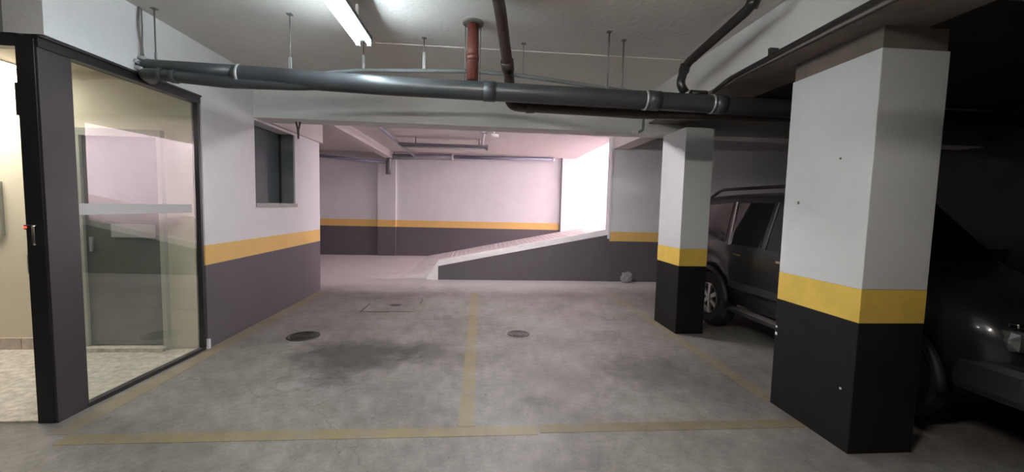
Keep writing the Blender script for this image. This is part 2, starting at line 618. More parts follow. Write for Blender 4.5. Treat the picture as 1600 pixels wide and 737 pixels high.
# thin ridge left by the formwork across the ceiling
struct(B(-1.0, 2.12, 3.93, 3.95, 2.992, ZC).build('trim_4', M_ceil))
# narrow pale edge of the wall beside the ramp
struct(B(2.66, 2.70, 8.10, 8.31, 0.9, 3.0).build('trim_5', M_white))

# ramp -------------------------------------------------------------
SL = 0.2


def rz(x):
    return max(0.0, (x + 1.55) * SL)


rp = MB()
rp.poly([(-1.55, 8.3, 0), (13.0, 8.3, rz(13.0)), (13.0, 8.3, -0.1), (-1.55, 8.3, -0.1)], (0, 3.7, 0))
ramp = struct(rp.build('ramp', M_ramp))
kb = MB()
PU, KU = 0.135, 0.25
kb.poly([(-0.83, 8.14, rz(-0.83) + KU), (2.70, 8.14, rz(2.70) + KU), (2.70, 8.14, rz(2.70) + PU), (-0.83, 8.14, rz(-0.83) + PU)], (0, 0.17, 0))
kb.poly([(-1.08, 8.14, 0.0), (-0.83, 8.14, rz(-0.83) + KU), (-0.83, 8.14, 0.0)], (0, 0.17, 0))
kb.build('kerb', M_kerb, ramp)
pp = MB()
pp.poly([(-0.83, 8.15, 0), (2.70, 8.15, 0), (2.70, 8.15, rz(2.70) + PU), (-0.83, 8.15, rz(-0.83) + PU)], (0, 0.15, 0))
pp.build('parapet', M_parapet, ramp)
rb = MB()
for i in range(70):
    x = -0.9 + i * 0.12
    z = rz(x)
    rb.poly([(x, 8.35, z - 0.003), (x + 0.05, 8.35, z + 0.007), (x + 0.05, 8.35, z + 0.022), (x, 8.35, z + 0.012)], (0, 3.5, 0))
ro = rb.build('anti_slip_ribs', M_ramp, ramp)
ro['kind'] = 'stuff'

# ------------------------------------------------------------------ glass partition of the lobby
GA, GB = Vector((-2.785, 2.99, 0)), Vector((-2.742, 4.165, 0))
gd = (GB - GA).normalized()
gn = Vector((gd.y, -gd.x, 0))


def gpoly(s0, s1, z0, z1, t0, t1):
    a, b = GA + gd * s0, GA + gd * s1
    return MB().poly([a + gn * t0 + Vector((0, 0, z0)), b + gn * t0 + Vector((0, 0, z0)), b + gn * t0 + Vector((0, 0, z1)), a + gn * t0 + Vector((0, 0, z1))], gn * (t1 - t0))


GL = (GB - GA).length
win = thing('window_1', None, None, (-2.77, 3.58, 0), kind='structure')
gpoly(0.0, GL, 0.03, 2.45, -0.008, 0.0).build('glass_pane', M_glass, win)
gpoly(-0.2, GL, 2.425, 2.50, -0.05, 0.035).build('top_rail', M_blackmetal, win)
gpoly(-0.2, GL, 2.485, 2.50, 0.0352, 0.05).build('top_rail_lip', M_darkpost, win)
gpoly(0.0, GL, 0.0, 0.03, -0.03, 0.02).build('bottom_rail', M_blackmetal, win)
gpoly(GL - 0.022, GL + 0.005, 0.03, 2.43, -0.03, 0.022).build('side_rail', M_blackmetal, win)
gpoly(0.03, 1.07, 1.375, 1.455, 0.0005, 0.0015).build('frosted_strip', M_frost, win)
B(-2.735, -2.70, 4.172, 4.20, 0, 0.10).build('white_foot', M_whiteplastic, win)
# black post at the lobby corner and transom over the lobby opening
post = thing('door_1', None, None, (-2.83, 2.9, 0), kind='structure')
B(-2.885, -2.78, 2.785, 2.80, 0, 2.47, 0.002).build('post_front', M_blackmetal, post)
B(-2.875, -2.79, 2.80, 2.99, 0, 2.47).build('post_body', M_blackmetal, post)
B(-2.79, -2.765, 2.79, 3.0, 0, 2.44, 0.002).build('post_side', M_darkpost, post)
B(-5.5, -2.885, 2.785, 2.85, 2.42, 2.50).build('transom', M_blackmetal, post)
B(-2.90, -2.885, 2.785, 2.81, 2.0, 2.20).build('upper_hinge', M_blackmetal, post)
B(-2.893, -2.885, 2.787, 2.812, 1.0, 1.12).build('strike_plate', M_galv, post)
lock = thing('door_lock', 'small electronic lock with red light and steel handle on black post', 'lock', (-2.84, 2.775, 1.2))
B(-2.886, -2.846, 2.772, 2.785, 1.285, 1.315, 0.003).build('lock_body', M_blackmetal, lock)
B(-2.882, -2.868, 2.769, 2.772, 1.294, 1.306).build('red_light', M_led, lock)
MB().tube([(-2.822, 2.785, 1.31), (-2.822, 2.765, 1.31), (-2.822, 2.765, 1.19), (-2.822, 2.785, 1.19)], 0.008, 10, 0.012).build('handle', M_chrome, lock)

# lobby door
dr = thing('door_2', None, None, (-3.43, 4.16, 0), kind='structure')
B(-3.77, -3.09, 4.145, 4.17, 0.06, 2.08).build('door_leaf', M_door, dr)
B(-3.84, -3.77, 4.12, 4.17, 0.0125, 2.15).build('door_jamb', M_doorframe, dr)
B(-3.09, -3.05, 4.12, 4.17, 0.0125, 2.15).build('door_jamb', M_doorframe, dr)
B(-3.77, -3.09, 4.12, 4.17, 2.08, 2.15).build('door_head', M_doorframe, dr)
B(-3.80, -3.06, 4.06, 4.17, 0.0125, 0.05).build('door_sill', M_granite, dr)
B(-3.54, -3.14, 4.139, 4.145, 1.12, 1.25).build('pale_strip', M_frost, dr)
B(-3.725, -3.70, 4.12, 4.145, 0.98, 1.12, 0.004).build('door_handle', M_galv, dr)

ep = thing('electrical_panel', 'grey metal distribution panel on the cream lobby wall', 'panel', (-4.8, 4.16, 1.38))
B(-5.08, -4.50, 4.135, 4.17, 1.12, 1.63, 0.004).build('panel_frame', M_panelgrey, ep)
B(-5.03, -4.57, 4.123, 4.135, 1.17, 1.58, 0.004).build('panel_door', M_panelgrey, ep)
B(-4.61, -4.59, 4.113, 4.123, 1.34, 1.42, 0.002).build('latch', M_galv, ep)

ll = thing('ceiling_light_panel', 'square lit ceiling panel inside the lobby', 'light', (-4.7, 3.8, 2.67))
B(-5.2, -4.19, 3.45, 4.12, 2.665, 2.68).build('frame', M_whiteplastic, ll)
B(-5.18, -4.21, 3.47, 4.10, 2.655, 2.665).build('diffuser', M_panel, ll)

# recessed window in the left wall
w2 = thing('window_2', None, None, (-2.8, 5.6, 1.45), kind='structure')
B(-2.93, -2.915, WY0, WY1 - 0.06, WZ0 + 0.03, WZ1).build('glass_pane', M_winglass, w2)
B(-2.93, -2.895, WY1 - 0.07, WY1 - 0.03, WZ0 + 0.03, WZ1).build('window_frame', M_blackmetal, w2)
B(-2.93, -2.73, WY1 - 0.03, WY1, WZ0 + 0.03, WZ1).build('jamb_lining', M_winframe, w2)
B(-2.93, -2.70, WY0 - 0.0, WY1 + 0.03, WZ0 - 0.02, WZ0 + 0.03, 0.003).build('window_sill', M_sill, w2)

# ------------------------------------------------------------------ columns


def column(x0, x1, y0, y1, ztop, zcap, label):
    c = thing('column', label, 'column', ((x0 + x1) / 2, (y0 + y1) / 2, 0))
    B(x0, x1, y0, y1, 0, 0.84, 0.006).build('black_base', M_colblack, c)
    B(x0, x1, y0, y1, 0.84, 1.05, 0.003).build('yellow_stripe', M_colyellow, c)
    B(x0, x1, y0, y1, 1.05, ztop, 0.006).build('white_shaft', M_colwhite, c)
    if zcap > ztop:
        B(x0 + 0.01, x1 - 0.01, y0 + 0.01, y1 - 0.01, ztop, zcap).build('bare_cap', M_rawcap, c)
    return c


near = column(2.335, 2.775, 2.24, 2.92, 2.49, 2.62, 'large near column, white over a yellow stripe and black base')
column(2.415, 2.765, 4.64, 5.24, 2.50, 2.50, 'smaller far column with yellow stripe, beside the dark off-road car')

for yy, zz, m_, d in ((2.93, 0.62, M_whiteplastic, 0.008), (2.905, 0.566, M_whiteplastic, 0.011), (2.325, 0.39, M_whiteplastic, 0.007), (2.78, 1.585, M_rawcap, 0.01), (2.46, 1.87, M_rawcap, 0.007)):
    yy = min(yy, 2.905)
    B(2.3335, 2.3352, yy - d, yy + d, zz - d, zz + d).build('paint_chip', m_, near)

# ------------------------------------------------------------------ floor markings


def line(x0, x1, y0, y1, m, label):
    o = B(x0, x1, y0, y1, 0.0005, 0.002).build('floor_line', m)
    tag(o, label, 'floor marking', 'yellow parking bay lines')


line(-2.55, 0.41, 2.53, 2.64, M_line, 'longer worn yellow line across the front, from the glass past the middle line')
line(0.43, 2.36, 2.55, 2.655, M_linedark, 'shorter darker yellow line across the front, ending at the near column')
line(-0.125, -0.015, 2.645, 6.9, M_line, 'worn yellow line running down the middle between the bays')
line(-2.70, -2.56, 2.645, 7.0, M_linefaint, 'faded yellow line along the glass and left wall')
line(2.30, 2.42, 2.93, 6.9, M_linefaint, 'faded yellow line between the two columns on the right')

# ------------------------------------------------------------------ covers in the floor


def drain_cover(x, y, r, mrim, mplate, label):
    t = thing('manhole_cover', label, 'drain cover', (x, y, 0))
    MB().lathe([(r + 0.025, 0.0), (r + 0.02, 0.006), (r, 0.006), (r, 0.001)], (x, y, 0)).build('rim', mrim, t)
    MB().lathe([(r - 0.012, 0.0), (r - 0.012, 0.004), (0, 0.004)], (x, y, 0)).build('plate', mplate, t)
    rb = MB()
    for rr in (r * 0.82, r * 0.52):
        rb.lathe([(rr, 0.004), (rr, 0.009), (rr - 0.012, 0.009), (rr - 0.012, 0.004)], (x, y, 0))
    for k in range(-2, 3):
        rb.box(x + k * 0.03 - 0.007, x + k * 0.03 + 0.007, y - r * 0.38, y + r * 0.38, 0.004, 0.008)
    rb.build('raised_pattern', mplate, t)


drain_cover(-1.955, 4.575, 0.15, M_iron, M_iron, 'dark round iron drain cover on the left bay floor')
drain_cover(0.48, 4.633, 0.145, M_ironrim, M_ironpale, 'round drain cover with pale rim on the right bay floor')
h = thing('floor_hatch', 'square concrete inspection hatch in the floor with dark gaps round it', 'hatch', (-1.24, 6.0, 0))
HX0, HX1, HY0, HY1 = -1.64, -0.88, 5.62, 6.42
B(HX0 + 0.02, HX1 - 0.02, HY0 + 0.02, HY1 - 0.02, 0.0, 0.006, 0.002).build('lid', M_floor, h)
B(HX0, HX1, HY1 - 0.03, HY1, 0.0, 0.004).build('gap', M_iron, h)
B(HX0, HX0 + 0.014, HY0, HY1 - 0.3, 0.0, 0.004).build('gap', M_iron, h)
B(HX1 - 0.014, HX1, HY1 - 0.3, HY1 - 0.02, 0.0, 0.004).build('gap', M_iron, h)
B(HX0 + 0.1, HX0 + 0.4, HY0, HY0 + 0.012, 0.0, 0.004).build('gap', M_iron, h)
MB().lathe([(0.075, 0.006), (0.07, 0.0075), (0, 0.0075)], (-1.23, 6.0, 0), 20).build('lifting_hole', M_iron, h)

# crumpled bag at the wall
bm = bmesh.new()
bmesh.ops.create_icosphere(bm, subdivisions=3, radius=1)
for v in bm.verts:
    k = 0.78 + 0.35 * random.random()
    v.co = Vector((v.co.x * 0.125 * k, v.co.y * 0.09 * k, max(0, (v.co.z + 0.75)) * 0.125 * k))
b_ = MB()
b_._merge(bm)
b_.bm.transform(Matrix.Translation((3.05, 8.0, 0)))
tag(b_.build('plastic_bag', M_bag), 'crumpled pale plastic bag on the floor at the dark wall base', 'bag')

# ------------------------------------------------------------------ pipes


def collar(p, axis, r, w, m, parent, name='collar'):
    a = Vector(p) - Vector(axis) * w / 2
    c = Vector(p) + Vector(axis) * w / 2
    return MB().tube([a, c], r, 20).build(name, m, parent)


mp = thing('drain_pipe', 'thick dark grey drain pipe hung under the ceiling across both bays', 'pipe', (0, 3.42, 2.46))
PA, PB_ = Vector((-1.98, 3.45, 2.505)), Vector((-0.797, 3.42, 2.466))
PC, PD = Vector((1.345, 3.40, 2.443)), Vector((6.95, 3.40, 2.37))
MB().tube([PA, PA.lerp(PB_, 0.04), PB_, PC, PD], [0.062, 0.076, 0.076, 0.076, 0.076], 24).build('pipe_run', M_pipe, mp)
MB().tube([(-2.715, 3.50, 2.553), (-1.96, 3.455, 2.527)], 0.054, 20).build('narrow_end', M_pipe, mp)


def on_main(x):
    for a, b in ((PA, PB_), (PB_, PC), (PC, PD)):
        if a.x <= x <= b.x:
            return a.lerp(b, (x - a.x) / (b.x - a.x))


for x, m, w in ((-1.93, M_galv, 0.018), (0.06, M_pipe, 0.10), (1.39, M_galv, 0.02), (1.46, M_pipe, 0.11), (1.98, M_galv, 0.02), (2.05, M_pipe, 0.10)):
    p = on_main(x)
    collar(p, (1, 0, -0.02), 0.082 if m is M_pipe else 0.0835, w, m, mp, 'coupling' if m is M_pipe else 'clamp_band')
bs = MB()
for k in range(7):
    a = k * 0.9
    bs.tube([(-2.715, 3.50 + 0.055 * math.cos(a), 2.553 + 0.055 * math.sin(a)), (-2.68 + 0.012 * (k % 3), 3.50 + 0.057 * math.cos(a + 0.3), 2.553 + 0.057 * math.sin(a + 0.3))], 0.018, 7)
bs.build('broken_sealant', M_galv, mp)

br = MB().tube([(-2.715, 3.60, 2.48), (-2.66, 3.46, 2.48), (-2.56, 3.44, 2.475), (-2.02, 3.43, 2.436), (-1.45, 3.43, 2.445), (-1.2, 3.43, 2.465)], 0.046, 18, 0.05).build('branch_pipe', M_pipe, mp)
br['label'] = 'thinner pipe from the left wall joining from below'
for q in ((-2.52, 3.439, 2.472), (-2.42, 3.437, 2.464)):
    collar(q, (0.997, -0.02, -0.08), 0.053, 0.04, M_pipe, br, 'coupling')

rd = thing('riser_pipe', 'short red-brown upright pipe dropping from the ceiling into the drain', 'pipe', (-0.085, 3.405, 2.53))
MB().tube([(-0.085, 3.41, 3.0), (-0.085, 3.41, 2.54)], 0.047, 20).build('pipe_run', M_red, rd)
collar((-0.085, 3.41, 2.992), (0, 0, 1), 0.085, 0.012, M_rawcap, rd, 'ceiling_plate')
collar((-0.085, 3.41, 2.72), (0, 0, 1), 0.0505, 0.05, M_red, rd, 'coupling')
for s in (-0.062, 0.062):
    MB().tube([(-0.085 + s, 3.41, 3.0), (-0.085 + s, 3.41, 2.52)], 0.004, 6).build('hanger_rod', M_rod, rd)

pc = thing('brown_pipe', 'dark brown pipe that drops from the ceiling and turns right behind the drain pipe', 'pipe', (0.2, 3.56, 2.4))
MB().tube([(0.03, 2.45, 2.955), (0.115, 3.02, 2.95), (0.235, 3.56, 2.60), (0.235, 3.57, 2.385), (1.43, 3.57, 2.368), (2.85, 3.57, 2.40), (6.95, 3.57, 2.38)], 0.045, 18, 0.09).build('pipe_run', M_pipebrown, pc)
collar((0.205, 3.43, 2.684), (0.18, 0.82, -0.54), 0.054, 0.09, M_pipebrown, pc, 'coupling')
collar((0.42, 3.57, 2.383), (1, 0, 0), 0.053, 0.07, M_pipebrown, pc, 'coupling')

cd = thing('conduit', 'thin grey conduit running behind the thick drain pipe', 'conduit', (0, 3.76, 2.7))
MB().tube([(-1.75, 3.76, 2.60), (-1.1, 3.76, 2.685), (-0.1, 3.76, 2.725), (0.28, 3.76, 2.715), (1.50, 3.70, 2.585), (1.70, 3.50, 2.50)], 0.018, 12, 0.1).build('conduit_run', M_conduit, cd)

be = thing('elbow_pipe', 'black bent pipe from the ceiling beside the right beam, elbowing down into the drain', 'pipe', (1.75, 3.4, 2.5))
MB().tube([(1.835, 2.66, 3.0), (1.825, 2.72, 2.91), (1.745, 3.42, 2.765), (1.70, 3.42, 2.60), (1.75, 3.415, 2.525)], 0.036, 16, 0.07).build('pipe_run', M_pipeblack, be)
collar((1.828, 2.70, 2.93), (0.05, -0.55, 0.83), 0.043, 0.06, M_pipeblack, be, 'coupling')
collar((1.735, 3.42, 2.73), (0.2, 0, 1), 0.043, 0.06, M_pipeblack, be, 'coupling')
collar(on_main(1.86) + Vector((0, 0, 0.082)), (1, 0, 0), 0.03, 0.14, M_pipeblack, mp, 'tee')

fp = thing('black_conduit', 'thin black pipe running along the lower edge of the right beam', 'pipe', (1.94, 2.5, 2.55))
MB().tube([(1.99, 3.40, 2.535), (2.075, 3.30, 2.625), (2.085, 1.2, 2.655), (2.085, -3.0, 2.66)], 0.02, 12, 0.05).build('pipe_run', M_pipeblack, fp)
for y in (2.82, 1.9):
    MB().box(2.055, 2.12, y - 0.012, y + 0.012, 2.67, 2.69).box(2.06, 2.11, y - 0.018, y + 0.018, 2.625, 2.68, 0.004).build('bracket', M_pipeblack, fp)

# hangers


def hanger(x, y, zb, label, strap=None, r=0.0055, m=None, band=None):
    t = thing('pipe_hanger', label, 'hanger', (x, y, zb), 'rods holding pipes under the ceiling')
    MB().tube([(x, y, ZC), (x, y, zb)], r, 8).build('rod', m or M_rod, t)
    MB().box(x - 0.02, x + 0.02, y - 0.02, y + 0.02, ZC - 0.006, ZC).build('plate', M_rod, t)
    if strap:
        B(x - 0.011, x + 0.011, y - 0.004, y + 0.004, zb, zb + strap).build('strap', M_galv, t)
    return t


hanger(-1.55, 3.455, 2.575, 'thin rod hanger nearest the left wall, above the thick pipe', 0.09)
hanger(-1.06, 3.76, 2.69, 'pale strap hanger under the end of the lit lamp', 0.13, 0.004)
hanger(-0.53, 3.76, 2.71, 'wide pale strap hanger left of the red-brown pipe', 0.16)
hanger(0.37, 3.76, 2.70, 'very thin rod right of the dropping brown pipe', None, 0.003)
hanger(1.06, 3.42, 2.523, 'rust-brown rod hanger, left of a close pair', 0.05, 0.008)
hanger(1.24, 3.57, 2.425, 'rust-brown rod hanger, right of a close pair', 0.05, 0.008)
hanger(-2.60, 3.50, 2.61, 'short rod with dark clamp on the pipe close to the left wall', 0.05)
t = thing('hanging_wire', 'twisted wire hanging down the left wall to the pipe end', 'wire', (-2.70, 3.49, 2.6))
MB().tube([(-2.705, 3.49, 3.0), (-2.700, 3.47, 2.86), (-2.705, 3.50, 2.72), (-2.685, 3.47, 2.60)], 0.007, 8, 0.05).build('wire', M_rod, t)
MB().tube([(-2.695, 3.50, 2.99), (-2.705, 3.515, 2.84), (-2.692, 3.49, 2.70), (-2.70, 3.52, 2.58)], 0.005, 8, 0.05).build('wire', M_rod, t)

# strap on the cross beam, small device on the beam face
t = thing('hanging_strap', 'dark looped strap hanging under the beam beside the left window', 'strap', (-2.28, 5.3, 2.4))
MB().tube([(-2.31, 5.28, 2.50), (-2.29, 5.28, 2.40), (-2.285, 5.28, 2.28), (-2.28, 5.28, 2.40), (-2.26, 5.28, 2.50)], 0.011, 8, 0.03).build('loop', M_pipebrown, t)
t = thing('beam_conduit', 'short conduit down the beam face ending in a small pale socket', 'conduit', (1.95, 5.09, 2.55))
MB().tube([(2.07, 5.085, 2.74), (2.07, 5.085, 2.53), (2.0, 5.085, 2.50)], 0.016, 10, 0.03).build('conduit_run', M_conduit, t)
B(1.93, 2.0, 5.06, 5.10, 2.485, 2.515, 0.004).build('socket', M_whiteplastic, t)

# ------------------------------------------------------------------ pipes and lamp in the aisle behind the beam
ap = thing('wall_pipe', 'blue-grey pipe along the top of the back wall with an elbow down', 'pipe', (0, 11.8, 2.85))
MB().tube([(2.13, 11.80, 2.945), (-0.83, 11.80, 2.915)], 0.05, 16).build('thin_run', M_bluepipe, ap)
MB().tube([(-0.83, 11.80, 2.905), (-2.62, 11.80, 2.86), (-2.64, 11.80, 2.36)], 0.075, 16, 0.12).build('thick_run', M_conduit, ap)
collar((-0.83, 11.80, 2.91), (1, 0, 0), 0.085, 0.06, M_whiteplastic, ap, 'coupling')
collar((2.13, 11.80, 2.945), (1, 0, 0), 0.056, 0.05, M_whiteplastic, ap, 'end_cap')
ap2 = thing('corner_pipe', 'blue-grey pipe running left along the back wall from the elbow', 'pipe', (-4, 11.8, 2.8))
MB().tube([(-2.72, 11.8, 2.70), (-4.5, 11.8, 2.82), (-8.5, 11.8, 2.88)], 0.045, 14, 0.1).build('pipe_run', M_bluepipe, ap2)
ac = thing('ceiling_conduit', 'blue-grey conduit on the aisle ceiling running to the back wall', 'conduit', (-1.85, 9, 2.9))
MB().tube([(-1.75, 5.42, 2.86), (-1.80, 7.0, 2.862), (-1.90, 11.85, 2.885)], 0.028, 12).build('conduit_run', M_bluepipe, ac)

ul = thing('unlit_lamp', 'unlit long lamp in dark grey housing hung from the aisle ceiling', 'lamp', (-0.83, 9.1, 2.85))
MB().box(-1.80, 0.12, 9.02, 9.18, 2.80, 2.86, 0.01).build('housing', M_greyhouse, ul)
for y in (9.06, 9.14):
    MB().tube([(-1.74, y, 2.785), (0.06, y, 2.785)], 0.014, 10).build('tube', M_tubeoff, ul)
B(0.10, 0.15, 9.01, 9.19, 2.77, 2.87, 0.01).build('end_cap', M_greyhouse, ul)
for x in (-1.45, -0.05):
    MB().tube([(x, 9.1, 3.0), (x, 9.1, 2.86)], 0.012, 8).build('hanger_rod', M_greyhouse, ul)
t = thing('white_conduit', 'white conduit on the aisle ceiling leading to the unlit lamp', 'conduit', (0.05, 8, 2.95))
MB().tube([(0.03, 6.4, 2.97), (0.05, 8.1, 2.97), (0.02, 9.0, 2.88)], 0.028, 10, 0.1).build('conduit_run', M_whiteplastic, t)
MB().box(0.0, 0.12, 7.9, 8.02, 2.93, 3.0, 0.006).build('junction_box', M_conduit, t)
t = thing('security_camera', 'small white camera on the aisle ceiling near the lamp end', 'camera', (0.2, 8.0, 2.9))
MB().tube([(0.24, 8.0, 3.0), (0.24, 8.0, 2.92)], 0.015, 10).build('bracket', M_whiteplastic, t)
MB().tube([(0.19, 8.0, 2.91), (0.33, 7.96, 2.895)], 0.028, 14).build('camera_body', M_whiteplastic, t)

# ------------------------------------------------------------------ lit lamps


def batten(x, y, z, half, mt, label, group=None, along='y'):
    """twin-tube fitting on two short stems, its tubes at z"""
    t = thing('fluorescent_lamp', label, 'lamp', (x, y, z), group)

    def bx(a0, a1, c0, c1, z0, z1, name, m, bev=0.0):
        # a along the lamp, c across it
        if along == 'y':
            return B(x + c0, x + c1, y + a0, y + a1, z0, z1, bev).build(name, m, t)
        return B(x + a0, x + a1, y + c0, y + c1, z0, z1, bev).build(name, m, t)

    bx(-half, half, -0.066, 0.066, z + 0.022, z + 0.06, 'housing', M_lampgrey, 0.004)
    for s in (-0.7, 0.7):
        bx(s * half - 0.01, s * half + 0.01, -0.01, 0.01, z + 0.06, ZC, 'stem', M_lamphouse)
    for c in (-0.044, 0.044):
        p = [(x + c, y - half + 0.03, z), (x + c, y + half - 0.03, z)] if along == 'y' else [(x - half + 0.03, y + c, z), (x + half - 0.03, y + c, z)]
        MB().tube(p, 0.014, 12).build('tube', mt, t)
        for a in (-half + 0.015, half - 0.015):
            bx(a - 0.015, a + 0.015, c - 0.014, c + 0.014, z - 0.02, z + 0.035, 'tube_holder', M_whiteplastic, 0.003)
    return t


batten(-0.955, 2.79, 2.78, 0.62, M_tube, 'lit twin-tube ceiling lamp above the left parking bay')
batten(-0.2, 0.7, 2.90, 0.62, M_tubeback, 'lit twin-tube lamp overhead behind the view, across the bays', None, 'x')
t = thing('overhead_pipe', 'dark pipe across the bays overhead, just outside the view, shading the near column', 'pipe', (2.0, 1.5, 2.44))
MB().tube([(1.22, 1.5, 3.0), (1.22, 1.5, 2.44), (2.97, 1.5, 2.42)], 0.05, 16, 0.09).build('pipe_run', M_pipe, t)
for x in (1.5, 2.0):
    MB().tube([(x, 1.5, ZC), (x, 1.5, 2.49)], 0.006, 8).build('hanger_rod', M_rod, t)
batten(0.5, 5.85, 2.68, 0.62, M_tubefill, 'added fill lamp, unseen above and behind the cross beam', None, 'x')  # invented lamp, added to brighten the aisle and the wall beside the ramp

# ------------------------------------------------------------------ the parked off-road car
CX, CY = 3.06 + 0.84, 2.03       # middle of the car, front end
car = thing('car', 'dark graphite off-road car with roof rails parked beyond the columns', 'car', (CX, CY + 1.9, 0))
ST = [  # l, top z, roof half width, belt z, half width
    (0.00, 0.70, 0.66, 0.66, 0.70), (0.06, 0.86, 0.70, 0.80, 0.77), (0.16, 0.95, 0.71, 0.88, 0.80), (0.40, 0.99, 0.72, 0.93, 0.82),
    (0.60, 1.01, 0.72, 0.95, 0.83), (0.80, 1.03, 0.72, 0.97, 0.83), (1.00, 1.06, 0.73, 1.00, 0.83), (1.10, 1.10, 0.73, 1.03, 0.83), (1.35, 1.36, 0.68, 1.05, 0.83),
    (1.62, 1.62, 0.65, 1.06, 0.83), (1.75, 1.69, 0.65, 1.06, 0.83), (2.1, 1.735, 0.655, 1.07, 0.83), (2.4, 1.745, 0.655, 1.07, 0.83), (2.6, 1.745, 0.655, 1.07, 0.83),
    (2.8, 1.745, 0.655, 1.075, 0.83), (3.0, 1.74, 0.655, 1.08, 0.83), (3.2, 1.735, 0.655, 1.08, 0.83), (3.4, 1.725, 0.65, 1.085, 0.825), (3.6, 1.70, 0.64, 1.085, 0.815),
    (3.70, 1.62, 0.64, 1.08, 0.80), (3.78, 1.10, 0.70, 1.05, 0.78), (3.80, 0.95, 0.70, 0.90, 0.76)]
F_AX, R_AX, AR = 0.72, 3.04, 0.40


def lerp_station(l):
    for a, b in zip(ST, ST[1:]):
        if a[0] <= l <= b[0]:
            u = (l - a[0]) / (b[0] - a[0])
            return [a[i] + (b[i] - a[i]) * u for i in range(5)]
    return list(ST[-1])


def sill(l):
    z = 0.40
    for c in (F_AX, R_AX):
        d = abs(l - c)
        if d < AR:
            z = max(z, 0.36 + math.sqrt(AR * AR - d * d))
    return z


ls = sorted(set([s[0] for s in ST] + [c + AR * k for c in (F_AX, R_AX) for k in (-1.0, -0.97, -0.9, -0.75, -0.55, -0.3, 0, 0.3, 0.55, 0.75, 0.9, 0.97, 1.0)]))
bm = bmesh.new()
grid = []
for l in ls:
    _, top, hr, belt, hw = lerp_station(l)
    zs = sill(l)
    mid = max(0.74, zs + 0.01)
    mid = min(mid, belt - 0.02)
    half = [(hw - 0.035, min(zs, mid - 0.01)), (hw + 0.01, mid), (hw, belt)]
    rf = min(0.06, (top - belt) * 0.4)
    half += [(hr + 0.02, top - rf), (hr - 0.07, top - rf * 0.15), (hr * 0.45, top + 0.012), (0, top + 0.016)]
    ring = [(-w, z) for w, z in half] + [(w, z) for w, z in half[-2::-1]]
    grid.append([bm.verts.new((CX + w, CY + l, z)) for w, z in ring])
for a, b in zip(grid, grid[1:]):
    for k in range(len(a) - 1):
        f = bm.faces.new((a[k], a[k + 1], b[k + 1], b[k]))
        f.smooth = True
for ring in (grid[0], grid[-1]):
    bm.faces.new(ring)
# floor pan
for a, b in zip(grid, grid[1:]):
    bm.faces.new((a[0], b[0], b[-1], a[-1]))
bmesh.ops.recalc_face_normals(bm, faces=bm.faces)
cb = MB()
cb._merge(bm)
cb.build('body', M_carpaint, car)


def side_pt(l, u, side, off=0.006):
    """u from belt (0) to roof edge (1)"""
    _, top, hr, belt, hw = lerp_station(l)
    rf = min(0.06, (top - belt) * 0.4)
    w0, z0, w1, z1 = hw, belt, hr + 0.02, top - rf
    n = Vector((z1 - z0, -(w1 - w0)))
    n.normalize()
    w = w0 + (w1 - w0) * u + n.x * off
    z = z0 + (z1 - z0) * u + n.y * off
    return Vector((CX + side * w, CY + l, z))


def side_panel(name, pts, m, side, off=0.006, parent=car):
    """pane of the side: pts (l, u) round its outline, with thickness into the body"""
    a = [side_pt(l, u, side, off) for l, u in pts]
    x = MB()
    x.poly(a, (-side * 0.012, 0, 0))
    return x.build(name, m, parent)


